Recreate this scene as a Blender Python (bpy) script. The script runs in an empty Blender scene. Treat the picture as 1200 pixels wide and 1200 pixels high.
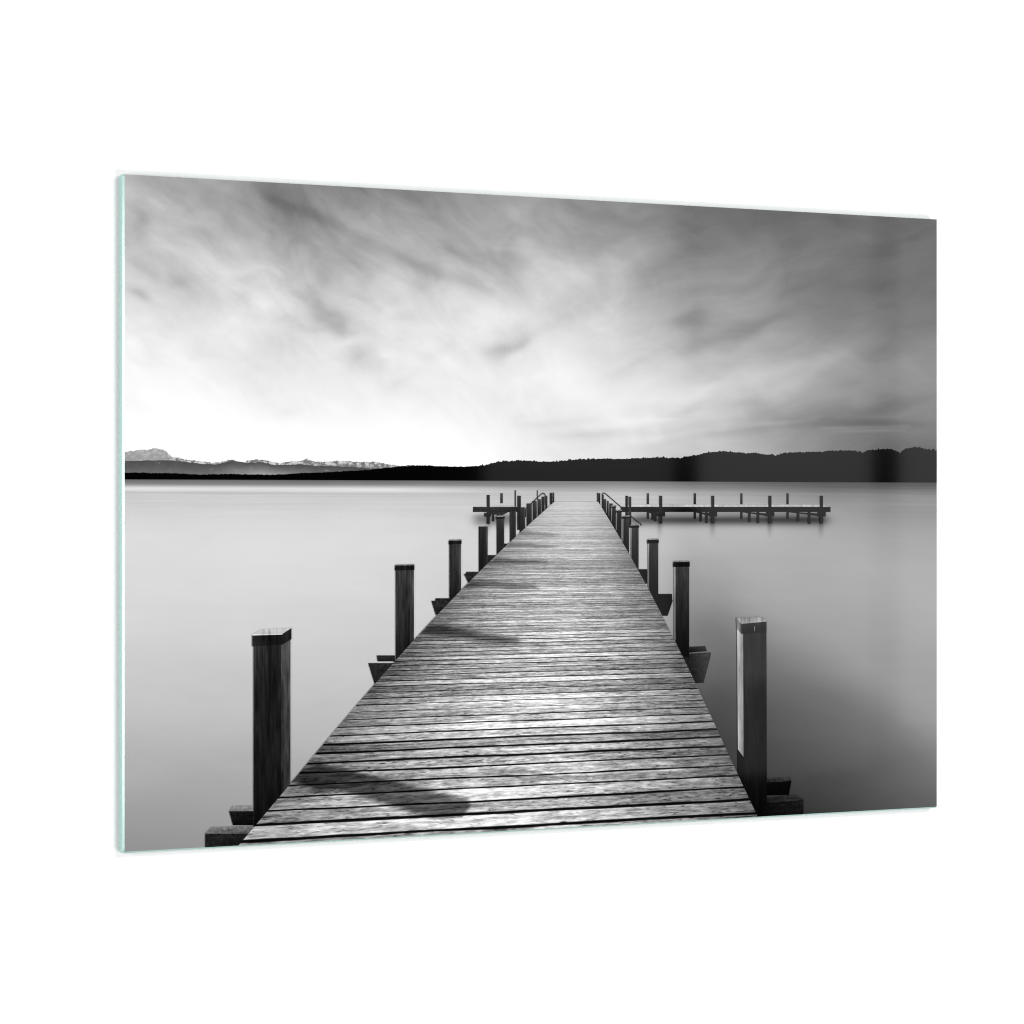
import bpy, bmesh, math, random
import numpy as np
random.seed(7); RNG = np.random.default_rng(7)

# ------------------------------------------------------------------ frame
# A glass picture hangs on a white wall (the wall is the plane y = 0).
W, H, ZC = 1.20, 0.80, 1.50            # size of the print and height of its centre
THICK, GAP = 0.0115, 0.0025            # glass thickness, spacing to the wall
YF = -(THICK + GAP)                    # front face of the glass
F = 3948.0                             # focal length in photo pixels (1200 px wide)
MX, MY = 0.0606, 4.2725                # print centre in the camera's ground frame
TX, TY = 0.8614, 0.5079                # print's horizontal direction in that frame
YAW = math.atan2(TY, TX)
CAM = (-(MX * TX + MY * TY), YF - (MY * TX - MX * TY), ZC)

def to_print(px, py):
    """Photo pixel -> point (x, z) of the print, metres from its centre."""
    px = np.asarray(px, float); py = np.asarray(py, float)
    a = (px - 600.0) / F
    s = (a * MY - MX) / (TX - a * TY)
    return s, (602.0 - py) / F * (MY + s * TY)

def to_photo(x, z):
    d = MY + x * TY
    return 600.0 + F * (MX + x * TX) / d, 602.0 - F * z / d

# ------------------------------------------------------------------ camera, world, lamps, exposure
sc = bpy.context.scene
col = sc.collection
cam = bpy.data.cameras.new('camera'); cam_o = bpy.data.objects.new('camera', cam); col.objects.link(cam_o)
cam.sensor_width = 36.0; cam.lens = 36.0 * F / 1200.0; cam.clip_end = 200.0; cam.clip_start = 0.05
cam.shift_y = 2.0 / 1200.0
cam_o.location = CAM; cam_o.rotation_euler = (math.pi / 2, 0, -YAW)
sc.camera = cam_o

world = bpy.data.worlds.new('World'); sc.world = world; world.use_nodes = True
bg = world.node_tree.nodes['Background']; bg.inputs[0].default_value = (1, 1, 1, 1); bg.inputs[1].default_value = 0.02
sc.view_settings.view_transform = 'Standard'; sc.view_settings.look = 'None'
sc.view_settings.exposure = 0.0; sc.view_settings.gamma = 1.0; sc.view_settings.use_curve_mapping = False
sc.cycles.use_denoising = True; sc.cycles.denoising_input_passes = 'RGB_ALBEDO_NORMAL'; sc.cycles.denoising_prefilter = 'FAST'
sc.cycles.max_bounces = 6; sc.cycles.filter_width = 1.15

def area_lamp(name, loc, aim, w, h, radiance):
    l = bpy.data.lights.new(name, 'AREA'); l.shape = 'RECTANGLE'; l.size = w; l.size_y = h
    l.energy = radiance * math.pi * w * h
    o = bpy.data.objects.new(name, l); col.objects.link(o); o.location = loc
    d = np.array(aim) - np.array(loc)
    from mathutils import Vector
    o.rotation_euler = Vector(d).to_track_quat('-Z', 'Y').to_euler()
    return o

KEY = 10.9
area_lamp('softbox_above', (1.3, -3.7, ZC + 1.85), (0, 0, ZC), 2.4, 1.2, KEY)
area_lamp('softbox_below', (1.3, -3.7, ZC - 1.85), (0, 0, ZC), 2.4, 1.2, KEY)
area_lamp('softbox_beside_camera', (-3.3, -4.9, ZC), (0, 0, ZC), 1.6, 2.6, KEY)
area_lamp('edge_strip_fill', (-3.75, -1.42, ZC), (-0.6, 0, ZC), 0.45, 1.3, 20.0)  # unseen strip lamp added to draw a highlight along the left glass edge
o = area_lamp('edge_side_fill', (-1.6, -0.045, ZC), (-0.6, -0.02, ZC), 0.06, 0.45, 5.0); o.data.spread = math.radians(80)  # second added lamp, brightens the middle of the left side face
# three tall soft window panes, seen as faint reflections in the right of the glass
WY = -3.4
def window_x(px):
    s, _ = to_print(px, 600)
    dx, dy = s - CAM[0], YF - CAM[1]
    return float(s + dx / dy * (YF - WY))
for a, b, z0, z1, rad in ((568, 788, -0.55, 1.65, 0.42), (818, 1021, -0.42, 1.65, 0.72), (818, 1021, -0.66, -0.42, 0.36), (1054, 1135, -0.55, 1.65, 0.84)):  # dimmer strip added under the middle pane softens its lower edge
    xa, xb = window_x(a), window_x(b); zm = ZC + (z0 + z1) / 2
    area_lamp('window_pane_light', ((xa + xb) / 2, WY, zm), ((xa + xb) / 2, 0, zm), xb - xa, z1 - z0, rad)

# ------------------------------------------------------------------ node helpers
class N:
    """Small arithmetic wrapper round shader sockets."""
    def __init__(s, t, k): s.t, s.k = t, k
    def _m(s, op, *r):
        n = s.t.nodes.new('ShaderNodeMath'); n.operation = op
        for i, v in enumerate((s,) + r):
            if isinstance(v, N): s.t.links.new(v.k, n.inputs[i])
            else: n.inputs[i].default_value = float(v)
        return N(s.t, n.outputs[0])
    def __add__(s, o): return s._m('ADD', o)
    __radd__ = __add__
    def __sub__(s, o): return s._m('SUBTRACT', o)
    def __rsub__(s, o): return (s * -1.0) + o
    def __mul__(s, o): return s._m('MULTIPLY', o)
    __rmul__ = __mul__
    def __truediv__(s, o): return s._m('DIVIDE', o)
    def inv(s): 
        n = s.t.nodes.new('ShaderNodeMath'); n.operation = 'DIVIDE'; n.inputs[0].default_value = 1.0
        s.t.links.new(s.k, n.inputs[1]); return N(s.t, n.outputs[0])
    def floor(s): return s._m('FLOOR')
    def frac(s): return s._m('FRACT')
    def pow(s, e): return s._m('POWER', e)
    def log(s): return s._m('LOGARITHM', math.e)
    def sqrt(s): return s._m('SQRT')
    def abs(s): return s._m('ABSOLUTE')
    def atan2(s, o): return s._m('ARCTAN2', o)
    def max(s, o): return s._m('MAXIMUM', o)
    def min(s, o): return s._m('MINIMUM', o)
    def clamp(s): return s.max(0.0).min(1.0)
    def step(s, a, b, lo=0.0, hi=1.0):
        n = s.t.nodes.new('ShaderNodeMapRange'); n.interpolation_type = 'SMOOTHSTEP'
        s.t.links.new(s.k, n.inputs[0])
        for i, v in enumerate((a, b, lo, hi)):
            if isinstance(v, N): s.t.links.new(v.k, n.inputs[1 + i])
            else: n.inputs[1 + i].default_value = v
        return N(s.t, n.outputs[0])

def ink_material(name):
    m = bpy.data.materials.new(name); m.use_nodes = True
    t = m.node_tree; b = t.nodes['Principled BSDF']
    b.inputs['Roughness'].default_value = 0.05
    b.inputs['Specular IOR Level'].default_value = 0.5
    tc = t.nodes.new('ShaderNodeTexCoord'); sp = t.nodes.new('ShaderNodeSeparateXYZ')
    t.links.new(tc.outputs['Object'], sp.inputs[0])
    return m, t, b, N(t, sp.outputs[0]), N(t, sp.outputs[2])

def attr(t, name):
    n = t.nodes.new('ShaderNodeAttribute'); n.attribute_name = name
    return N(t, n.outputs['Fac'])

def vec(t, x, y, z=0.0):
    n = t.nodes.new('ShaderNodeCombineXYZ')
    for i, v in enumerate((x, y, z)):
        if isinstance(v, N): t.links.new(v.k, n.inputs[i])
        else: n.inputs[i].default_value = v
    return n.outputs[0]

def noise(t, v, scale=1.0, detail=3.0, rough=0.5, dist=0.0):
    n = t.nodes.new('ShaderNodeTexNoise'); n.inputs['Scale'].default_value = scale
    n.inputs['Detail'].default_value = detail; n.inputs['Roughness'].default_value = rough
    n.inputs['Distortion'].default_value = dist
    t.links.new(v, n.inputs['Vector'])
    return N(t, n.outputs[0]) - 0.5

def white(t, v):
    n = t.nodes.new('ShaderNodeTexWhiteNoise'); n.noise_dimensions = '3D'
    t.links.new(v, n.inputs['Vector'])
    return N(t, n.outputs[0])

INK_WHITE = 0.80
def finish(t, b, tone, tint=(1, 1, 1)):
    """Ink tone (0..1, as the eye reads it) -> reflectance of the ink."""
    lin = ((tone.max(0.0).min(1.07) + 0.055) / 1.055).pow(2.4) - 0.0008
    lin = lin.max(0.0) * INK_WHITE
    c = t.nodes.new('ShaderNodeCombineColor')
    for i in range(3): t.links.new((lin * tint[i]).k, c.inputs[i])
    t.links.new(c.outputs[0], b.inputs['Base Color'])

def s2l(v): 
    v = np.asarray(v, float) / 255.0
    return np.where(v < 0.04045, v / 12.92, ((v + 0.055) / 1.055) ** 2.4)
def l2s(v):
    v = np.clip(v, 0, None)
    return np.where(v < 0.0031308, v * 12.92, 1.055 * v ** (1 / 2.4) - 0.055)

def field(xs, ys, rows, px, py, blur=(26, 14)):
    """Smooth field through a coarse table of tones, looked up at photo pixels."""
    X = np.arange(100, 1141, 4.0); Y = np.arange(180, 1041, 4.0)
    T = np.array(rows, float)
    A = np.stack([np.interp(X, xs, r) for r in T])
    A = np.stack([np.interp(Y, ys, A[:, j]) for j in range(len(X))], 1)
    for ax, sg in ((1, blur[0] / 4.0), (0, blur[1] / 4.0)):
        if sg <= 0: continue
        k = np.arange(-int(3 * sg) - 1, int(3 * sg) + 2); g = np.exp(-0.5 * (k / sg) ** 2); g /= g.sum()
        pad = [(0, 0), (0, 0)]; pad[ax] = (len(k) // 2,) * 2
        A = np.apply_along_axis(lambda v: np.convolve(v, g, 'valid'), ax, np.pad(A, pad, 'edge'))
    fx = np.clip((px - X[0]) / 4.0, 0, len(X) - 1.001); fy = np.clip((py - Y[0]) / 4.0, 0, len(Y) - 1.001)
    i = fx.astype(int); j = fy.astype(int); u = fx - i; v = fy - j
    return (A[j, i] * (1 - u) + A[j, i + 1] * u) * (1 - v) + (A[j + 1, i] * (1 - u) + A[j + 1, i + 1] * u) * v

def strokes(px, py, L):
    """Soft brush strokes (x0, y0, x1, y1, radius, amount) summed up."""
    out = np.zeros_like(px)
    for x0, y0, x1, y1, r, a in L:
        dx, dy = x1 - x0, y1 - y0; q = dx * dx + dy * dy + 1e-9
        u = np.clip(((px - x0) * dx + (py - y0) * dy) / q, 0, 1)
        e = 0.35 + 0.65 * np.sin(np.pi * np.clip(u, 0.0, 1.0)) if q > 4 else 1.0
        d = np.hypot(px - x0 - u * dx, py - y0 - u * dy)
        out += a * e * np.exp(-(d / r) ** 2)
    return out

# ------------------------------------------------------------------ mesh helpers
root = bpy.data.objects.new('glass_picture', None); col.objects.link(root)
root.location = (0, YF, ZC)
root['label'] = 'frameless glass wall picture printed with a black and white lake pier'
root['category'] = 'wall picture'
LAYER = 0.00012

def mesh_object(name, verts, faces, mat, parent, attrs=None, label=None):
    me = bpy.data.meshes.new(name)
    me.from_pydata([tuple(map(float, v)) for v in verts], [], faces)
    for an, vals in (attrs or {}).items():
        a = me.attributes.new(an, 'FLOAT', 'POINT'); a.data.foreach_set('value', np.asarray(vals, np.float32))
    me.materials.append(mat); me.update()
    o = bpy.data.objects.new(name, me); col.objects.link(o)
    o.parent = parent
    if label: o['label'] = label
    return o

class Pieces:
    """Flat printed shapes, traced in photo pixels, each with tones at its corners."""
    def __init__(s): s.v, s.f, s.t = [], [], []
    def poly(s, pts, tone, lift=0):
        tones = tone if isinstance(tone, (list, tuple)) else [tone] * len(pts)
        tones = [255.0 * float(minus_gain(float(q), float(p[0]), float(p[1]))) for q, p in zip(tones, pts)]
        x, z = to_print([p[0] for p in pts], [p[1] for p in pts])
        i0 = len(s.v)
        for a, b, tn in zip(x, z, tones):
            s.v.append((min(max(a, XL), XR), -LAYER * lift, min(max(b, ZB), ZT))); s.t.append(tn / 255.0)
        # face the viewer (normal towards -y)
        area = sum(x[i] * z[(i + 1) % len(x)] - x[(i + 1) % len(x)] * z[i] for i in range(len(x)))
        idx = list(range(i0, i0 + len(pts)))
        s.f.append(idx if area > 0 else idx[::-1])
        return s
    def rect(s, x0, y0, x1, y1, tone, lift=0): return s.poly([(x0, y0), (x1, y0), (x1, y1), (x0, y1)], tone, lift)
    def build(s, name, mat, parent, layer=0.0, label=None):
        o = mesh_object(name, [(a, b - LAYER * layer, c) for a, b, c in s.v], s.f, mat, parent, {'ink': s.t}, label)
        return o

# visible front face after the ground edges of the glass
IN_L, IN_R, IN_T, IN_B = 0.0020, 0.0006, 0.0002, 0.0019
XL, XR, ZB, ZT = -W / 2, W / 2 - IN_R, -H / 2 + IN_B, H / 2 - IN_T

# ------------------------------------------------------------------ the wall
wm = bpy.data.materials.new('white_wall_paint'); wm.use_nodes = True
t = wm.node_tree; b = t.nodes['Principled BSDF']; b.inputs['Roughness'].default_value = 0.9
b.inputs['Specular IOR Level'].default_value = 0.1
tc = t.nodes.new('ShaderNodeTexCoord'); nz = noise(t, tc.outputs['Object'], 160.0, 4.0)
bp = t.nodes.new('ShaderNodeBump'); bp.inputs['Strength'].default_value = 0.03; bp.inputs['Distance'].default_value = 0.001
t.links.new(nz.k, bp.inputs['Height']); t.links.new(bp.outputs[0], b.inputs['Normal'])
b.inputs['Base Color'].default_value = (0.90, 0.90, 0.90, 1)
me = bpy.data.meshes.new('wall'); bm = bmesh.new(); bmesh.ops.create_cube(bm, size=1.0)
for v in bm.verts: v.co = (v.co.x * 9.0, v.co.y * 0.1 + 0.05, v.co.z * 6.0 + ZC)
bm.to_mesh(me); bm.free(); me.materials.append(wm)
wall = bpy.data.objects.new('wall', me); col.objects.link(wall)
wall['kind'] = 'structure'; wall['label'] = 'plain bright white wall behind the glass picture'; wall['category'] = 'wall'

# ------------------------------------------------------------------ glass sheet with ground, greenish edges
gm = bpy.data.materials.new('green_tinted_glass_edge'); gm.use_nodes = True
t = gm.node_tree; b = t.nodes['Principled BSDF']
b.inputs['Base Color'].default_value = (0.37, 0.57, 0.53, 1)
b.inputs['Roughness'].default_value = 0.16; b.inputs['IOR'].default_value = 1.52
rings = []
for yb, k in ((THICK, 0.0), (0.0020, 0.0), (0.0, 1.0)):
    pts = []; r = 0.0022
    for cx, cz, a0 in ((1, 1, 0), (-1, 1, 90), (-1, -1, 180), (1, -1, 270)):
        for j in range(6):
            a = math.radians(a0 + 18 * j)
            x = cx * (W / 2 - r) + r * math.cos(a); z = cz * (H / 2 - r) + r * math.sin(a)
            x += -IN_R * k if x > 0 else IN_L * (k - 1.0); z += (-IN_T if z > 0 else IN_B) * k
            pts.append((x, yb, z))
    rings.append(pts)
n = len(rings[0]); verts = [p for q in rings for p in q]; faces = [list(range(n))[::-1]]
for q in range(len(rings) - 1):
    for i in range(n):
        j = (i + 1) % n
        faces.append((q * n + i, q * n + j, (q + 1) * n + j, (q + 1) * n + i))
faces.append(list(range((len(rings) - 1) * n, len(rings) * n)))
gl = mesh_object('glass_sheet', verts, faces, gm, root, label='pale green ground edge of the glass')
bm = bmesh.new(); bm.from_mesh(gl.data); bmesh.ops.recalc_face_normals(bm, faces=bm.faces[:]); bm.to_mesh(gl.data); bm.free()

def grid(x0, x1, z0, z1, nx, nz, lay):
    gx, gz = np.meshgrid(np.linspace(x0, x1, nx), np.linspace(z0, z1, nz))
    v = np.stack([gx.ravel(), np.full(gx.size, -LAYER * lay), gz.ravel()], 1)
    f = [(j * nx + i, j * nx + i + 1, (j + 1) * nx + i + 1, (j + 1) * nx + i) for j in range(nz - 1) for i in range(nx - 1)]
    return v, f

SHORE_L, SHORE_R = to_print(146, 561.5), to_print(1098, 565.2)
ZH = 0.5 * float(SHORE_L[1] + SHORE_R[1])          # height of the printed waterline

def window_gain(px, py):
    """Light the window reflection adds over its panes, so that the ink itself can be that much darker."""
    def up(a, w): return 1 / (1 + np.exp(-(px - a) / w))
    z = to_print(px, py)[1]
    return (0.018 * up(575, 6) + 0.013 * up(803, 5)) / (1 + np.exp(-(z + 0.2855) / 0.03))
def minus_gain(tone255, px, py): return l2s(np.clip(s2l(tone255) - window_gain(px, py), 0, 1.2))

# ------------------------------------------------------------------ printed sky
v, f = grid(XL, XR, ZH - 0.002, ZT, 360, 170, 0.6)
px, py = to_photo(v[:, 0], v[:, 2])
SX = [146, 240, 340, 440, 540, 640, 740, 840, 940, 1030, 1098]
SY = [215, 270, 310, 350, 390, 430, 470, 510, 545]
SKY = [[190, 160, 128, 138, 142, 148, 128, 116, 110, 106, 108],
       [190, 185, 165, 165, 178, 165, 150, 132, 116, 106, 106],
       [212, 205, 185, 195, 195, 190, 165, 145, 122, 106, 108],
       [225, 215, 195, 205, 215, 215, 188, 155, 132, 118, 118],
       [234, 230, 208, 208, 226, 228, 205, 165, 152, 140, 136],
       [244, 240, 234, 230, 236, 236, 230, 195, 168, 148, 142],
       [250, 250, 248, 243, 243, 241, 235, 215, 178, 140, 134],
       [258, 262, 263, 260, 255, 240, 226, 198, 155, 112, 116],
       [262, 265, 265, 263, 258, 244, 226, 190, 150, 108, 105]]
tone = field(SX, SY, SKY, px, py)
qx = px + 5 * np.sin(py / 13.0 + px / 31.0) + 3.5 * np.sin(py / 5.7 - px / 17.0 + 1.0)
qy = py + 4 * np.sin(px / 19.0 + py / 27.0 + 2.0) + 2.5 * np.sin(px / 8.3 + py / 9.0)
tone += np.where(py < 490, 0.72, 1.0) * strokes(np.where(py < 490, qx, px), np.where(py < 490, qy, py), [
     (300, 222, 380, 250, 22, -4),
    (350, 330, 400, 380, 22, -20), (368, 355, 400, 385, 10, -16), (270, 320, 300, 350, 16, -16),
    (300, 372, 400, 388, 6, -14), (205, 320, 235, 345, 12, -10), (150, 335, 190, 352, 6, -14),
    (150, 232, 172, 262, 14, -16), (200, 262, 240, 290, 12, -10), (160, 405, 190, 420, 8, -10),
    (150, 425, 200, 434, 6, -12), (225, 400, 260, 412, 10, -9),
    (385, 385, 440, 400, 8, -12), (410, 420, 440, 432, 9, -14), (320, 480, 345, 486, 8, -10),
    (575, 415, 625, 390, 11, -26), (600, 395, 690, 372, 12, -10), (500, 420, 545, 412, 10, -9),
    (180, 270, 260, 330, 16, 12), (215, 225, 260, 262, 22, 16), (420, 260, 480, 300, 22, 14),
    (340, 290, 380, 330, 26, 10), (250, 355, 320, 390, 12, 10), (420, 365, 480, 330, 18, 16),
    (540, 392, 620, 352, 14, 16), (470, 420, 520, 380, 12, 10), (400, 400, 440, 405, 8, 10),
    (640, 230, 720, 262, 22, -14), (640, 320, 760, 290, 18, 14), (600, 290, 660, 330, 20, 12),
    (600, 255, 640, 225, 14, 12),
    (785, 378, 830, 376, 13, -34), (800, 400, 880, 392, 14, -34), (860, 388, 925, 372, 9, -24), (690, 440, 780, 420, 12, -8),
    (760, 430, 900, 400, 10, 14), (820, 452, 1000, 420, 14, 16), (700, 480, 900, 440, 10, 10),
    (770, 485, 960, 470, 9, -22), (860, 500, 1090, 470, 10, -18), (780, 512, 900, 500, 6, -16),
    (690, 500, 860, 480, 7, 12), (740, 518, 900, 495, 5, 14), (930, 497, 1090, 497, 7, -18),
    (960, 502, 1065, 499.5, 2.0, 20), (975, 505.5, 1060, 504, 1.8, 18), (880, 498, 960, 492, 3, 16),
    (930, 420, 1098, 395, 16, 10), (900, 345, 980, 332, 10, -12), (980, 332, 1060, 330, 9, -10),
    (640, 512, 760, 505, 5, -10),
    (376, 350, 388, 372, 13, -22), (384, 368, 402, 392, 8, -20), (366, 312, 380, 334, 12, -14), (276, 335, 290, 352, 10, -18),
    (150, 334, 186, 350, 5, -22), (205, 322, 226, 336, 8, -16), (170, 386, 200, 398, 6, -10), (448, 452, 486, 434, 8, -10),
    (405, 420, 425, 430, 10, -8), (569, 414, 623, 394, 8, -16), (452, 410, 453, 420, 9, 18), (385, 400, 420, 398, 7, 16),
    (440, 380, 470, 360, 9, 16), (170, 226, 210, 240, 20, 14), (156, 252, 176, 272, 8, -16), (236, 300, 262, 330, 12, -10), (300, 300, 330, 320, 12, 12), (600, 500, 700, 492, 5, -6)])
rx = px + 2 * np.sin(px / 23.0)   # the long thin band of cloud
tone += 0.85 * strokes(rx, py + 1.5 * np.sin(px / 14.0), [
    (300, 222, 340, 242, 9, -12), (315, 231, 395, 266, 8, -20), (365, 251, 450, 294, 8, -22), (420, 278, 510, 320, 8, -22), (475, 305, 570, 342, 9, -18), (540, 330, 610, 360, 10, -14),
    (330, 290, 420, 330, 12, -8), (190, 250, 290, 320, 12, -9), (150, 300, 230, 352, 9, -9), (250, 250, 330, 300, 14, -8), (160, 222, 250, 290, 12, 10), (240, 310, 340, 372, 10, 9), (430, 320, 520, 362, 12, 9)])
amp = np.clip((272 - tone) / 75.0, 0.0, 1.0)
amp *= 0.60 + 0.36 / (1 + np.exp((px - 860) / 50.0))
m, t, b, X, Z = ink_material('printed_sky_ink')
cx, cz = to_print(545, 640)
dx, dz = X - float(cx), Z - float(cz)
def turned(deg, sx, sz, k):
    """Noise coordinates along a wind direction: stretched along it, tight across it."""
    c, q = math.cos(math.radians(deg)), math.sin(math.radians(deg))
    return vec(t, (X * c + Z * q) * sx + wx, (Z * c - X * q) * sz + wz, k)
wx = noise(t, vec(t, X, Z, 4.2), 4.0, 3.0) * 0.55
wz = noise(t, vec(t, X, Z, 8.8), 4.0, 3.0) * 0.75
L1 = noise(t, turned(-36, 2.0, 6.0, 1.0), 1.5, 6.0, 0.52, 0.4)
L2 = noise(t, turned(-30, 5.0, 13.0, 2.0), 1.6, 5.0, 0.55, 0.5)
M1 = noise(t, turned(-12, 3.0, 6.0, 3.0), 1.6, 5.0, 0.55, 0.8)
R1 = noise(t, turned(17, 1.6, 8.0, 4.0), 1.5, 6.0, 0.52, 0.4)
R2 = noise(t, turned(7, 2.4, 18.0, 5.0), 1.5, 5.0, 0.55, 0.4)
right = X.step(-0.12, 0.22)
M2 = noise(t, turned(-22, 11.0, 17.0, 7.0), 1.4, 5.0, 0.58, 1.2)
cl = (L1 * 0.42 + L2 * 0.20 + M2 * 0.16) * (1.0 - right) + (R1 * 0.36 + R2 * 0.16) * right + M1 * 0.26
tone_n = attr(t, 'ink') + cl * attr(t, 'amp')
finish(t, b, tone_n)
mesh_object('sky', v, f, m, root, {'ink': np.clip(minus_gain(np.clip(tone, 0, 275), px, py), 0, 1.08), 'amp': amp})

# ------------------------------------------------------------------ printed lake
v, f = grid(XL, XR, ZB, ZH + 0.0005, 340, 260, 0.9)
px, py = to_photo(v[:, 0], v[:, 2])
LX = [146, 300, 480, 620, 740, 850, 940, 1030, 1098]
LY = [560, 566, 573, 579, 590, 610, 640, 700, 760, 820, 870, 920, 995]
LAKE = [[112, 108, 110, 118, 120, 115, 100, 88, 86],
        [135, 130, 135, 150, 150, 140, 120, 104, 100],
        [222, 220, 218, 214, 205, 185, 158, 138, 130],
        [190, 190, 192, 200, 200, 185, 165, 148, 142],
        [208, 208, 208, 206, 200, 188, 168, 150, 146],
        [216, 218, 216, 208, 196, 186, 170, 156, 152],
        [221, 222, 218, 210, 198, 190, 178, 168, 164],
        [219, 219, 214, 205, 188, 182, 174, 168, 166],
        [210, 209, 205, 195, 172, 160, 160, 162, 162],
        [197, 198, 195, 180, 130, 112, 128, 150, 155],
        [184, 186, 184, 160, 105, 90, 95, 112, 128],
        [171, 172, 170, 140, 90, 76, 74, 76, 80],
        [150, 152, 150, 120, 70, 56, 52, 50, 48]]
tone = field(LX, LY, LAKE, px, py, (20, 2.2))
w = py - (561.5 + (px - 146) * 3.7 / 952.0)
B0 = np.interp(w, [0, 3, 6, 8, 10, 13, 15, 18, 25, 34], [104, 118, 146, 190, 228, 222, 194, 204, 209, 214])
B1 = np.interp(w, [0, 3, 6, 10, 14, 18, 25, 34], [128, 138, 150, 172, 194, 200, 200, 198])
B2 = np.interp(w, [0, 4, 8, 12, 16, 22, 34], [88, 98, 110, 128, 140, 148, 152])
u1 = np.clip((px - 450) / 200, 0, 1); u2 = np.clip((px - 740) / 230, 0, 1)
Bn = (B0 * (1 - u1) + B1 * u1) * (1 - u2) + B2 * u2
k = np.clip((34 - w) / 12, 0, 1); tone = tone * (1 - k) + Bn * k
# soft dark edge of a reflected cloud bank running down to the right, plus the window reflection's slanted lower edge as ink
edge = 738 + (px - 900) * 0.62
dd = py - edge + 5.0 * np.sin(px / 37.0)
Q = np.interp(dd, [-300, -140, -60, -28, -8, 12, 40, 80, 140, 220, 280], [196, 186, 173, 162, 150, 136, 117, 99, 74, 42, 26])
Q -= np.clip((px - 860) / 240, 0, 1) * 14 * np.clip(-dd / 60, 0, 1)
k = np.clip((px - 750) / 110, 0, 1); k = k * k * (3 - 2 * k) * np.clip((w - 40) / 60, 0, 1)
tone = tone * (1 - k) + Q * k
# blurred reflections under the far jetties
def under(x0, x1, y0, y1, s): return (1 / (1 + np.exp(-(px - x0) / s))) * (1 / (1 + np.exp((px - x1) / s))) * (1 / (1 + np.exp(-(py - y0) / 1.3))) * (1 / (1 + np.exp((py - y1) / 2.2)))
tone -= under(738, 968, 606.5, 614, 4) * 120 + under(740, 966, 600, 607, 4) * 55
tone -= under(556, 604, 603, 615, 3) * 90
for x in (773, 835, 902, 962): tone -= 34 * np.exp(-((px - x) / 2.6) ** 2) * np.clip((632 - py) / 14, 0, 1) * (py > 600)
for x in (572,): tone -= 30 * np.exp(-((px - x) / 2.6) ** 2) * np.clip((630 - py) / 14, 0, 1) * (py > 600)
m, t, b, X, Z = ink_material('printed_lake_ink')
d = (Z * -1.0 + (ZH + 0.012)).max(0.004)
ld = d.log()
n1 = noise(t, vec(t, X * 2.0, ld * 6.0, 2.0), 1.5, 4.0, 0.55, 0.3)
n2 = noise(t, vec(t, X * 4.5, ld * 20.0, 7.0), 1.5, 3.0, 0.6)
n3 = noise(t, vec(t, X * 2.0 + Z * 1.0, Z * 6.0, 5.0), 2.4, 5.0, 0.55, 0.4)
near = d.step(0.015, 0.07, 1.0, 0.10)
finish(t, b, attr(t, 'ink') + (n1 * 0.16 + n2 * 0.08) * near + n3 * 0.07)
mesh_object('lake', v, f, m, root, {'ink': np.clip(minus_gain(np.clip(tone, 0, 255), px, py), 0, 1)})

# ------------------------------------------------------------------ printed mountains and shore
def ridge(pts, step, jag, seed):
    r = np.random.default_rng(seed)
    x = np.arange(pts[0][0], pts[-1][0] + step, step); x[-1] = pts[-1][0]
    y = np.interp(x, [p[0] for p in pts], [p[1] for p in pts])
    y = y + r.normal(0, 1, len(x)) * jag * 0.6 + np.convolve(r.normal(0, 1, len(x)), np.ones(4) / 4, 'same') * jag
    return x, y
def band(px, top, bottom, tone_top, tone_bottom, rows=5):
    vs, fs, tn = [], [], []
    n = len(px)
    for k in range(rows):
        u = k / (rows - 1); yy = top + (bottom - top) * u
        x, z = to_print(px, yy)
        for i in range(n):
            vs.append((min(max(x[i], XL), XR), 0, z[i])); tn.append((tone_top[i] + (tone_bottom[i] - tone_top[i]) * u) / 255.0)
    for k in range(rows - 1):
        for i in range(n - 1):
            fs.append(((k + 1) * n + i, (k + 1) * n + i + 1, k * n + i + 1, k * n + i))
    return vs, fs, tn
def wl(px): return 561.5 + (np.asarray(px) - 146) * (565.2 - 561.5) / 952.0

far = [(144, 530), (152, 529), (162, 527.5), (172, 527), (180, 525), (190, 527), (195, 529), (201, 535), (210, 536), (217, 539), (230, 540),
       (250, 542), (260, 541), (272, 538), (282, 541), (302, 538), (315, 540), (327, 543), (342, 540), (350, 540.5), (359, 537.5), (370, 541),
       (380, 541), (392, 540), (404, 539.5), (414, 541), (422, 541.5), (440, 541), (455, 544), (470, 546), (485, 545), (500, 546), (520, 546.5), (540, 549)]
m, t, b, X, Z = ink_material('printed_far_mountain_ink')
sn = noise(t, vec(t, X * 60, Z * 80, 0.5), 3.0, 5.0, 0.65)
snow = attr(t, 'snow')
finish(t, b, attr(t, 'ink') + sn.step(-0.03, 0.06) * snow * 0.36 + sn * 0.14 + X * 0.0)
x, y = ridge(far, 1.3, 0.45, 3)
massif = np.clip((206 - x) / 12, 0, 1)
vs, fs, tn = band(x, y, wl(x) - 3, 165 * massif + 120 * (1 - massif), 150 + 0 * x, 7)
snow_v = np.concatenate([np.clip(1.25 - k / 2.4, 0, 1) * (1 - 0.8 * massif) for k in range(7)])
mount = mesh_object('mountain_range', [(a, -LAYER * 1, c) for a, _, c in vs], fs, m, root, {'ink': tn, 'snow': snow_v})

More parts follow.
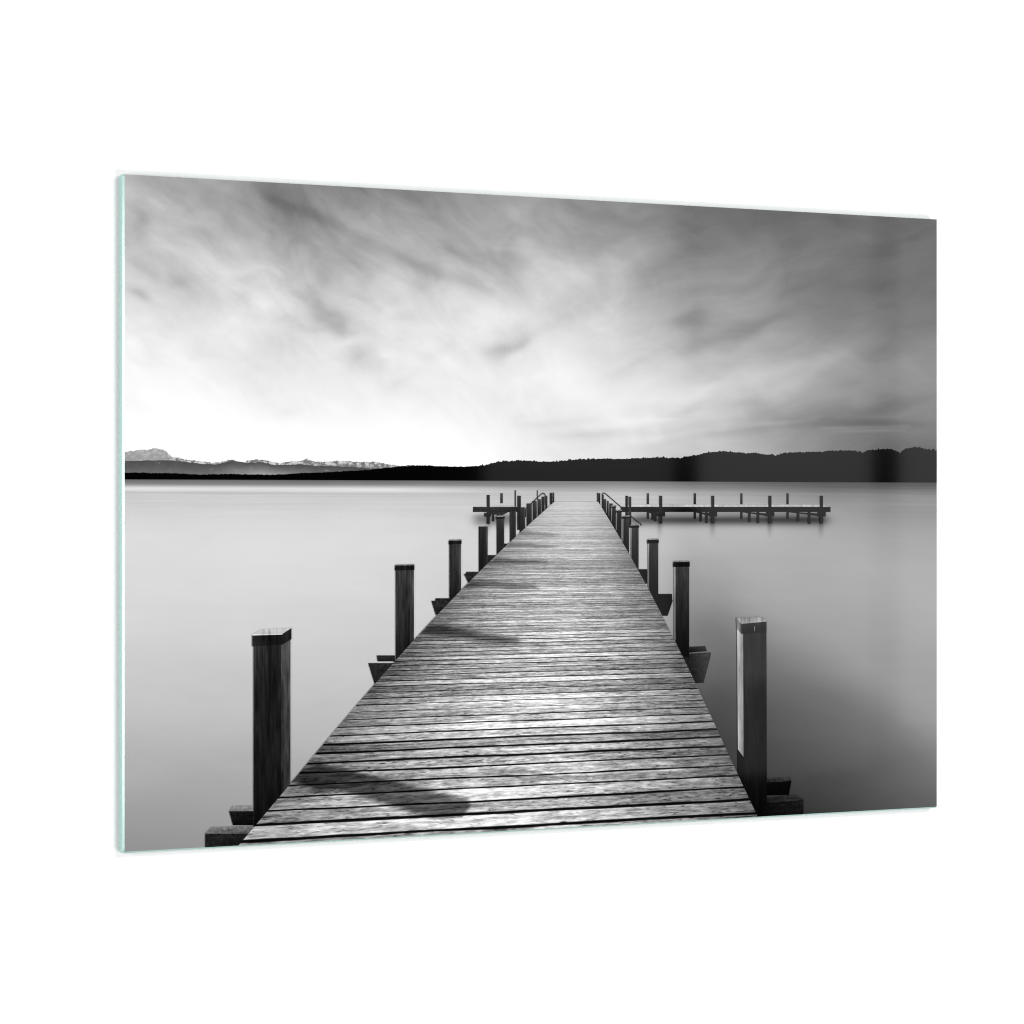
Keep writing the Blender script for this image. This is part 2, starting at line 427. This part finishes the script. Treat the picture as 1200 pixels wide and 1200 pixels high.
mid = [(144, 540.5), (160, 540), (175, 539.5), (202, 539.7), (214, 541), (225, 542.5), (240, 543.6), (255, 544.2), (262, 542), (272, 540.3), (282, 541.5),
       (290, 542.8), (305, 541.4), (314, 543), (324, 545.5), (338, 544.5), (352, 544), (372, 546), (390, 546.5), (410, 547), (430, 548.5), (460, 550)]
m, t, b, X, Z = ink_material('printed_foothill_ink')
sn = noise(t, vec(t, X * 40, Z * 60, 0.5), 2.0, 4.0, 0.6)
finish(t, b, attr(t, 'ink') + sn * 0.10 + sn.step(0.13, 0.2) * 0.12)
x, y = ridge(mid, 1.6, 0.25, 5)
mist = 70 * np.exp(-((x - 308) / 42) ** 2)
vs, fs, tn = band(x, y, wl(x) - 2, 78 + 0 * x, 118 + mist, 5)
mesh_object('foothills', [(a, -LAYER * 2, c) for a, _, c in vs], fs, m, mount, {'ink': tn})

shore = [(144, 554), (160, 553.8), (192, 554.5), (215, 555), (235, 556), (270, 555.5), (300, 556.2), (330, 556), (360, 554), (392, 553), (415, 551.5), (430, 550.5), (450, 548.5),
         (470, 546.5), (485, 545.5), (500, 545.5), (515, 546.5), (540, 547), (560, 546), (572, 544), (585, 541), (607, 539.5), (622, 540.5), (635, 541), (655, 541), (667, 539),
         (702, 537.5), (735, 538.2), (747, 537), (777, 536), (795, 536.8), (808, 534.5), (817, 533), (832, 529.8), (845, 528.7), (860, 529.7), (875, 531), (890, 531.5), (900, 533),
         (909, 533.6), (917, 530.8), (935, 530), (958, 529.6), (970, 528.2), (996, 528), (1004, 529), (1010, 531), (1015, 528.4), (1027, 527), (1040, 526), (1049, 528),
         (1055, 530.6), (1061, 525.5), (1075, 524), (1085, 526.5), (1100, 528)]
m, t, b, X, Z = ink_material('printed_wooded_shore_ink')
sn = noise(t, vec(t, X * 60, Z * 60, 0.5), 2.0, 4.0, 0.6)
finish(t, b, attr(t, 'ink') + sn * 0.02)
x, y = ridge(shore, 1.1, 0.32, 11)
y = y + np.where(x > 560, 0.35 * RNG.normal(0, 1, len(x)) - 1.2 * (RNG.random(len(x)) > 0.88), 0)
vs, fs, tn = band(x, y, wl(x) + 0.3, 4 + 8 * (x > 560), 1 + 0 * x, 4)
mesh_object('wooded_shore', [(a, -LAYER * 3, c) for a, _, c in vs], fs, m, root, {'ink': tn})

# ------------------------------------------------------------------ printed pier deck
LE = [(271, 1003), (297, 963.5), (340, 917.5), (400, 849.5), (439, 803), (463, 773.5), (484.5, 749), (500, 732), (526, 703), (549, 681),
      (560.5, 670.5), (571, 660), (582, 650), (590, 642), (604, 629.5), (614.5, 620), (623, 611.5), (629, 606), (637.5, 597.5), (648, 588)]
RE = [(900, 985), (885, 952.5), (864, 905), (830, 837), (804, 780), (790, 750), (772, 715), (759, 690), (747, 668), (738, 651), (729, 636), (720, 621), (710, 604.5), (700, 588)]
def fit(pts):
    x, z = to_print([p[0] for p in pts], [p[1] for p in pts]); return np.polyfit(z, x, 1)
(la, lb), (ra, rb) = fit(LE), fit(RE)
lc = np.polyfit(*to_print(*np.array(LE).T)[::-1], 3); rc = np.polyfit(*to_print(*np.array(RE).T)[::-1], 3)
ZV = float((rb - lb) / (la - ra)); XV = float(la * ZV + lb)   # vanishing point of the pier
zfar = float(to_print(670, 588)[1])
rows = 420; cols = 220
vs, us = [], []
tz = np.linspace(1 / (ZV - ZB) ** 0.5, 1 / (ZV - zfar) ** 0.5, rows)
zz = ZV - 1 / tz ** 2
for z in zz:
    x0, x1 = np.polyval(lc, z), np.polyval(rc, z)
    for i in range(cols):
        u = i / (cols - 1); vs.append((min(max(x0 + (x1 - x0) * u, XL), XR), -LAYER * 14, z)); us.append(u)
fs = [(j * cols + i, j * cols + i + 1, (j + 1) * cols + i + 1, (j + 1) * cols + i) for j in range(rows - 1) for i in range(cols - 1)]
V = np.array(vs); us = np.array(us); px, py = to_photo(V[:, 0], V[:, 2])
DY = [590, 620, 660, 700, 750, 800, 850, 900, 950, 990]
DU = [0, .15, .35, .6, .8, 1]
DECK = [[205, 215, 218, 218, 212, 200], [165, 192, 206, 206, 188, 155], [132, 168, 192, 195, 172, 128], [120, 162, 188, 192, 165, 118],
        [105, 152, 194, 205, 170, 116], [104, 158, 204, 210, 166, 112], [112, 155, 204, 210, 160, 108], [104, 148, 200, 208, 152, 106],
        [134, 170, 200, 188, 140, 102], [144, 174, 192, 182, 132, 98]]
yc = np.array([np.interp(y, DY, range(len(DY))) for y in py]); ji = np.clip(yc.astype(int), 0, len(DY) - 2); fr = yc - ji
T = np.stack([np.interp(us, DU, r) for r in DECK])
ar = np.arange(len(us)); ink = T[ji, ar] * (1 - fr) + T[ji + 1, ar] * fr
def shade(poly, soft):
    """1 inside a traced printed shadow, falling off over soft pixels."""
    P = np.array(poly, float); s = None; inside = np.zeros(len(px), bool); dist = np.full(len(px), 1e9)
    for i in range(len(P)):
        a, c = P[i], P[(i + 1) % len(P)]; e = c - a
        u = np.clip(((px - a[0]) * e[0] + (py - a[1]) * e[1]) / (e @ e), 0, 1)
        dist = np.minimum(dist, np.hypot(px - a[0] - u * e[0], py - a[1] - u * e[1]))
        cr = ((a[1] > py) != (c[1] > py)) & (px < (c[0] - a[0]) * (py - a[1]) / (c[1] - a[1] + 1e-9) + a[0]); inside ^= cr
    return 1 / (1 + np.exp(-np.where(inside, dist, -dist) / soft))
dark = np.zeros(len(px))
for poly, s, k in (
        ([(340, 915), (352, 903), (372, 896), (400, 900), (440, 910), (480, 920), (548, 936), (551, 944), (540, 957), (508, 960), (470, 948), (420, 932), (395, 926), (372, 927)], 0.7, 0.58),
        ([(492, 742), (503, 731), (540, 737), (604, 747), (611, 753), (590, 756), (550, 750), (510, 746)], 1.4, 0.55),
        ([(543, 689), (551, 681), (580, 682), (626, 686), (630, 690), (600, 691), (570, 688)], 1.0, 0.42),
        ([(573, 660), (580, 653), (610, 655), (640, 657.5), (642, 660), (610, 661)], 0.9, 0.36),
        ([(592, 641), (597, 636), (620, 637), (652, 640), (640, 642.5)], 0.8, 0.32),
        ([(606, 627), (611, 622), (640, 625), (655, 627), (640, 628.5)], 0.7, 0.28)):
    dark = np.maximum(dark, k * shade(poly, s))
m, t, b, X, Z = ink_material('printed_plank_ink')
q0 = (Z * -1.0 + ZV).max(0.004).inv()
lat = (X - XV) * q0                                       # sideways position on the boards
PL = 0.0885
q = q0 / PL + noise(t, vec(t, lat * 1.4, q0 / PL * 0.9, 3.0), 1.0, 2.0) * 0.30 + 0.35
idn = q.floor(); fr_ = q.frac()
r1 = white(t, vec(t, idn, 3.7, 0.0)); r2 = white(t, vec(t, idn, 9.2, 1.0)); r3 = white(t, vec(t, idn, 5.1, 2.0))
g1 = noise(t, vec(t, lat * 6.0 + r2 * 40.0, q * 1.9, r1 * 20.0), 1.0, 4.0, 0.62, 0.4)
g2 = noise(t, vec(t, lat * 10.0 + r1 * 30.0, q * 4.2, r2 * 9.0), 1.0, 3.0, 0.65, 0.3)
g3 = noise(t, vec(t, lat * 1.2, q * 0.55, 8.0), 1.5, 3.0, 0.6)
chip = noise(t, vec(t, lat * 15.0 + r3 * 17.0, q * 2.4, r3 * 5.0), 1.0, 4.0, 0.7, 1.0)
gapw = (r1 * 0.10 + 0.045) + noise(t, vec(t, lat * 3.0, idn * 1.7, 0.0), 2.0, 4.0) * 0.17
e = fr_.min(1.0 - fr_)
gap = e.step(gapw * 0.45, gapw * 1.1, 0.0, 1.0)
bevel = fr_.step(0.55, 0.97, 0.0, 1.0)                    # upper arris of a board catches the glow
near = q0.step(3.5, 20.0, 1.0, 0.0)
ink_n = attr(t, 'ink')
g5 = noise(t, vec(t, lat * 28.0 + r3 * 13.0, q * 5.5, r1 * 4.0), 1.0, 2.0, 0.6)
crack = noise(t, vec(t, lat * 5.0 + r3 * 23.0, q * 2.6, r2 * 6.0), 1.0, 3.0, 0.6).abs()
g4 = noise(t, vec(t, lat * 2.4 + r1 * 51.0, q * 3.4, r3 * 7.0), 1.0, 4.0, 0.6, 0.2)
mid = q0.step(5.0, 16.0, 1.0, 0.45)
texture = g5 * near * 1.0 + g4 * mid * 0.95 + g1 * mid * 0.8 + g2 * (near * 0.5 + 0.4) + (r2 - 0.5) * 0.40 * mid + g3 * 0.55 * mid + 1.05
tone_n = ink_n * texture + chip.step(0.13, 0.22) * 0.20 * near - chip.step(-0.14, -0.26) * 0.16 * near - crack.step(0.022, 0.0) * 0.28 * near + bevel * 0.05
knot = t.nodes.new('ShaderNodeTexVoronoi'); knot.inputs['Scale'].default_value = 1.0
t.links.new(vec(t, lat * 4.2 + r1 * 11.0, q * 0.9, 0.0), knot.inputs['Vector'])
kd = N(t, knot.outputs['Distance']).step(0.03, 0.07, 0.3, 1.0)
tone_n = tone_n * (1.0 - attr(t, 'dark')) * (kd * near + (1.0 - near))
farg = q0.step(8.0, 26.0, 0.06, 0.60)
tone_n = tone_n * (gap * (1.0 - farg) + farg)
finish(t, b, tone_n)
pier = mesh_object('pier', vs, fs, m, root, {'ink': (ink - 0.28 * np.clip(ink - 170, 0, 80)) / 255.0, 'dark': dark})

# ------------------------------------------------------------------ printed posts, beams, rails
m, t, b, X, Z = ink_material('printed_post_ink')
g = noise(t, vec(t, X * 240, Z * 22, 1.0), 1.0, 3.0, 0.6, 0.5)
g2 = noise(t, vec(t, X * 40, Z * 8, 6.0), 1.0, 3.0, 0.6)
i0 = attr(t, 'ink')
finish(t, b, i0 + (g * 2.0 + g2 * 1.4) * (i0.min(0.3) * 0.85 + 0.02))
POST = m
m, t, b, X, Z = ink_material('printed_beam_ink')
g = noise(t, vec(t, X * 30, Z * 200, 1.0), 1.0, 5.0, 0.7, 0.4)
g2 = noise(t, vec(t, X * 220, Z * 220, 6.0), 1.0, 3.0, 0.6)
i0 = attr(t, 'ink')
finish(t, b, i0 + (g * 1.8 + g2 * 2.0) * (i0.min(0.3) * 0.7 + 0.02))
BEAM = m

def post(parent, parts, layer, name='post'):
    p = Pieces()
    for a in parts: p.poly(*a)
    return p.build(name, POST, parent, layer)
def simple_post(parent, x0, y0, x1, yl, yr, layer, tone=46, cap=0, lit=0, side=0):
    """A post in the print: front face, darker cap band, lit sliver on one side, side face."""
    ext = 0.07 * (max(yl, yr) - y0)
    yl, yr = yl + ext, yr + ext
    parts = [([(x0, y0), (x1, y0), (x1, yr), (x0, yl)], [tone * 1.1, tone * 1.1, tone * 0.55, tone * 0.5])]
    if side: parts.append(([(x1 - side, y0), (x1, y0), (x1, yr), (x1 - side, yr + side * (yl - yr) / max(x1 - x0, 1))], [tone * 1.6, tone * 1.6, tone * 0.9, tone * 0.9], 0.3))
    if lit: parts.append(([(x0, y0), (x0 + lit, y0), (x0 + lit, yl - 0.12 * (yl - y0)), (x0, yl - 0.15 * (yl - y0))], [170, 150, 90, 120], 0.3))
    if cap:
        parts.append(([(x0 - 0.8, y0 - 0.3), (x1 + 0.6, y0 - 0.6), (x1 + 0.6, y0 + cap - 0.5), (x0 - 0.8, y0 + cap)], 26, 0.5))
        parts.append(([(x0 - 0.8, y0 - 0.3), (x0 + 0.8, y0 - 1.6), (x1 + 0.6, y0 - 2.0), (x1 + 0.6, y0 - 0.6)], [120, 150, 150, 120], 0.6))
    return post(parent, parts, layer)
def beam(parent, faces, layer):
    p = Pieces()
    for a in faces: p.poly(*a)
    return p.build('cross_beam', BEAM, parent, layer)

# nearest pair, drawn face by face
post(pier, [
    ([(296.5, 755), (329, 754), (329, 960), (296.5, 985)], [46, 40, 14, 8]),
    ([(329, 754), (339.8, 748), (339.8, 940), (329, 960)], [76, 92, 56, 26]),
    ([(329, 754), (331.5, 753), (331.5, 950), (329, 955)], [90, 84, 40, 26], 0.2),
    ([(295, 744), (330, 743), (330, 755.5), (295, 757.5)], [30, 26, 24, 30], 0.4),
    ([(330, 743), (341, 735.8), (341, 749), (330, 755.5)], [38, 44, 36, 30], 0.4),
    ([(295, 744), (306, 737.8), (341, 735.8), (330, 743)], [190, 214, 205, 196], 0.5),
    ([(295, 744.6), (330, 743.6), (330, 742.6), (295, 743.6)], 235, 0.6)], 12)
beam(pier, [([(268, 950.5), (272.5, 944), (296.5, 944), (296.5, 950.5)], [120, 150, 140, 110]),
            ([(268, 950.5), (296.5, 950.5), (296.5, 967), (272.5, 967)], [26, 20, 8, 10])], 9)
beam(pier, [([(240, 977), (247.5, 969), (310, 967.5), (310, 977)], [92, 120, 100, 80]),
            ([(240, 977), (310, 977), (310, 1000), (240, 1000)], [34, 26, 16, 26])], 10)
post(pier, [
    ([(870, 741), (897.5, 739), (898, 942), (892, 962), (870.5, 962)], [62, 56, 14, 8, 8]),
    ([(863, 735), (870, 741), (870.5, 950), (864.2, 925)], [150, 160, 10, 10]),
    ([(863, 737), (870, 742), (870.6, 887), (864, 878)], [176, 158, 128, 170], 0.2),
    ([(864, 878), (870.6, 887), (870.5, 950), (864.4, 925)], [16, 14, 8, 8], 0.3),
    ([(862, 724), (868, 731), (868.3, 743), (862.8, 737)], [120, 90, 84, 120], 0.4),
    ([(868, 731), (897.6, 728.3), (897.6, 741), (868.3, 743)], [66, 60, 44, 50], 0.4),
    ([(862, 724), (868, 731), (897.6, 728.3), (891.5, 722.8)], [140, 165, 170, 150], 0.5),
    ([(883.2, 734), (884.2, 734), (883.8, 739.5), (883, 739.5)], 130, 0.6)], 12)
beam(pier, [([(898, 912), (925, 910.3), (927, 915), (898, 917.5)], [52, 58, 50, 36]),
            ([(898, 917), (927, 915), (924, 931.5), (898, 932)], [12, 14, 8, 6])], 9)
beam(pier, [([(890, 936), (932, 931), (941, 936.5), (941, 938), (886, 944)], [30, 46, 52, 44, 20]),
            ([(886, 943), (941, 937.5), (941, 955), (884, 957)], [10, 30, 18, 6])], 10)

# following posts on the left and their beam ends
simple_post(pier, 463, 663, 484.5, 773, 750, 11.5, 50, 5.5, 0, 4.5)
beam(pier, [([(441, 768), (462.5, 768), (462.5, 775), (442, 775)], [50, 44, 22, 26])], 9)
beam(pier, [([(431, 777), (476, 777), (476, 804), (439, 803)], [46, 34, 24, 28])], 9.5)
simple_post(pier, 526, 634, 539.7, 702, 691, 11, 48, 4, 0, 2.5)
beam(pier, [([(510, 701), (526, 701), (526, 705), (509, 705)], [50, 44, 30, 36])], 9)
beam(pier, [([(505, 704), (536, 704), (536, 721), (510, 720.5)], [44, 32, 24, 28])], 9.5)
simple_post(pier, 560.5, 617, 571, 670.5, 659.5, 10.8, 44, 0, 0, 2)
beam(pier, [([(546, 670), (560.5, 670), (560.5, 673), (545, 673)], [48, 40, 30, 36])], 9)
beam(pier, [([(543, 672.5), (570, 672.5), (570, 685), (549, 684.5)], [44, 32, 24, 28])], 9.5)
simple_post(pier, 581.5, 606, 590.3, 650.5, 641.5, 10.6, 46, 2.5, 0, 1.6)
beam(pier, [([(571, 650.5), (582, 650.5), (582, 653), (571, 660)], [36, 32, 24, 26])], 9)
simple_post(pier, 597, 599, 604, 637, 629.5, 10.5, 48, 0, 0, 1.4)
beam(pier, [([(590.4, 637), (597, 637), (597, 638.5), (590.4, 643)], [34, 30, 24, 26])], 9)
simple_post(pier, 608.5, 594.5, 615, 626, 619.5, 10.4, 52, 0, 0, 1.4)
simple_post(pier, 616.7, 590, 622.8, 618, 611.8, 10.3, 54, 0, 0, 1.4)
simple_post(pier, 624, 587, 628.6, 611, 606.4, 10.2, 56, 0, 0, 1.2)
simple_post(pier, 629.6, 585, 633.6, 605.6, 601.6, 10.1, 54, 0, 0, 1)
simple_post(pier, 634.4, 582, 637.6, 601, 598, 10.0, 56, 0, 0, 1)
simple_post(pier, 638.6, 581, 641, 597, 594.6, 9.9, 56)
simple_post(pier, 644, 577.5, 646.3, 590, 590, 9.8, 44)
simple_post(pier, 646.9, 577.2, 649, 589.5, 589.5, 9.8, 60)

# following posts on the right
simple_post(pier, 789, 659, 807, 756, 764, 11.5, 66, 5.5, 2.0, 0)
beam(pier, [([(806, 758), (826, 757), (828, 763), (806, 765)], [62, 66, 44, 40])], 9)
beam(pier, [([(788, 767), (832.5, 764.5), (832, 769.5), (824, 800), (800, 801)], [44, 66, 58, 54, 40])], 9.5)
simple_post(pier, 758.6, 633, 770.8, 700, 700, 11, 54, 4, 1.4, 0)
beam(pier, [([(770, 696), (787, 696), (787.5, 704), (770, 704)], [34, 38, 26, 22])], 9)
beam(pier, [([(756, 701), (788, 703.5), (782, 721.5), (764, 722)], [24, 36, 30, 22])], 9.5)
simple_post(pier, 738.2, 616.3, 747.8, 660, 668, 10.8, 60, 2.5, 1.2, 0)
beam(pier, [([(740, 667), (758, 667), (758, 684), (742, 684)], [34, 36, 24, 22])], 9)
simple_post(pier, 729, 606, 736.6, 636, 649, 10.6, 60, 2, 1, 0)
simple_post(pier, 721.3, 599.3, 727.8, 622, 634, 10.5, 56, 1.5, 0.9, 0)
simple_post(pier, 715.6, 594, 721, 612, 621, 10.4, 56, 1.2, 0.8, 0)
simple_post(pier, 712.6, 590, 717.6, 606, 614, 10.3, 56, 0, 0.7, 0)
simple_post(pier, 709.6, 587, 712.8, 602, 607, 10.2, 54, 0, 0.7, 0)
simple_post(pier, 707.4, 585, 709.8, 598, 602, 10.1, 54)
simple_post(pier, 705, 580, 707, 595, 598, 10.0, 52)
simple_post(pier, 699.3, 577.5, 701, 589, 591, 9.9, 60)
simple_post(pier, 701.4, 578, 703, 590, 594, 9.9, 46)

def rail(parent, pts, w, tone, layer):
    p = Pieces()
    for (x0, y0), (x1, y1) in zip(pts, pts[1:]):
        dx, dy = x1 - x0, y1 - y0; l = math.hypot(dx, dy); nx, ny = -dy / l * w / 2, dx / l * w / 2
        p.poly([(x0 + nx, y0 + ny), (x1 + nx, y1 + ny), (x1 - nx, y1 - ny), (x0 - nx, y0 - ny)], tone)
    return p.build('handrail', POST, parent, layer)
rail(pier, [(615.3, 606), (615.3, 597), (617.5, 594), (633, 579.8), (635.5, 577.8), (637.3, 578.3), (638.5, 581), (638.6, 592)], 1.1, 50, 13)
rail(pier, [(705.6, 584), (705.6, 578.5), (707, 577.6), (709, 578.4), (726, 593), (733, 600), (744, 609), (750, 613.5), (751.5, 616)], 1.1, 50, 8.8)

# ------------------------------------------------------------------ printed side jetties
def jetty(slab, top):
    p = Pieces()
    p.poly([(slab[0], slab[1]), (slab[2], slab[1]), (slab[2], slab[3]), (slab[0], slab[3])], [52, 46, 36, 40])
    p.poly([(top[0], top[1]), (top[2], top[1]), (slab[2], slab[1]), (slab[0], slab[1])], [205, 190, 175, 190], 0.2)
    return p.build('jetty', BEAM, root, 5.5)
jr = jetty((727, 594, 973, 600), (738, 591.4, 962, 592))
jl = jetty((554, 594, 606, 600), (560, 592.6, 606, 592.4))
def small(parent, x0, y0, x1, y1, layer, tone=48, name='post'):
    p = Pieces(); p.rect(x0, y0, x1, y1, [tone * 1.3, tone, tone * 0.7, tone * 0.9]); 
    return p.build(name, POST, parent, layer)
for x in (772, 833, 900, 960.3):
    small(jr, x, 581, x + 3.7, 613.5, 7, 50)
    small(jr, x - 2.6, 600, x + 7, 605.3, 7.3, 40, 'clamp_block')
for x in (757.6, 812.6, 867.2, 921.3):
    small(jr, x, 578, x + 2.7, 591, 5.2, 64)
    small(jr, x, 600, x + 2.7, 608, 5.2, 44)
for x, y1 in ((766, 611), (763, 609), (819.3, 611), (826, 613), (876.3, 612), (886.4, 613), (933.4, 611), (946.4, 614)):
    small(jr, x, 600, x + 3.1, y1, 6, 42, 'pile')
for x0, x1 in ((812, 833), (866, 900), (920, 961), (757, 772)):
    p = Pieces(); p.poly([(x0, 599.8), (x0 + 6, 599.8), (x1, 602), (x1, 605)], 44); p.build('brace', BEAM, jr, 6.5)
small(jr, 732.6, 581, 735.4, 612, 7, 42); small(jr, 736.2, 582, 739.4, 618, 7, 54)
small(jl, 570, 580, 573.6, 614, 7, 44); small(jl, 586, 578, 589, 589.8, 5.2, 60); small(jl, 586, 600, 589, 605.5, 5.2, 40)
small(jl, 567, 601, 575, 605.4, 7.3, 40, 'clamp_block')
for x, y1 in ((576.2, 611), (582, 607.5)): small(jl, x, 600, x + 2.8, y1, 6, 40, 'pile')
p = Pieces(); p.poly([(573, 599.8), (596, 599.8), (590, 603), (573, 603)], 44); p.build('brace', BEAM, jl, 6.5)
small(jl, 605.8, 581, 610, 621, 8, 44); small(jl, 602.8, 574.5, 604.2, 602, 8, 56); small(jl, 628.9, 574.5, 629.9, 586, 8, 56)
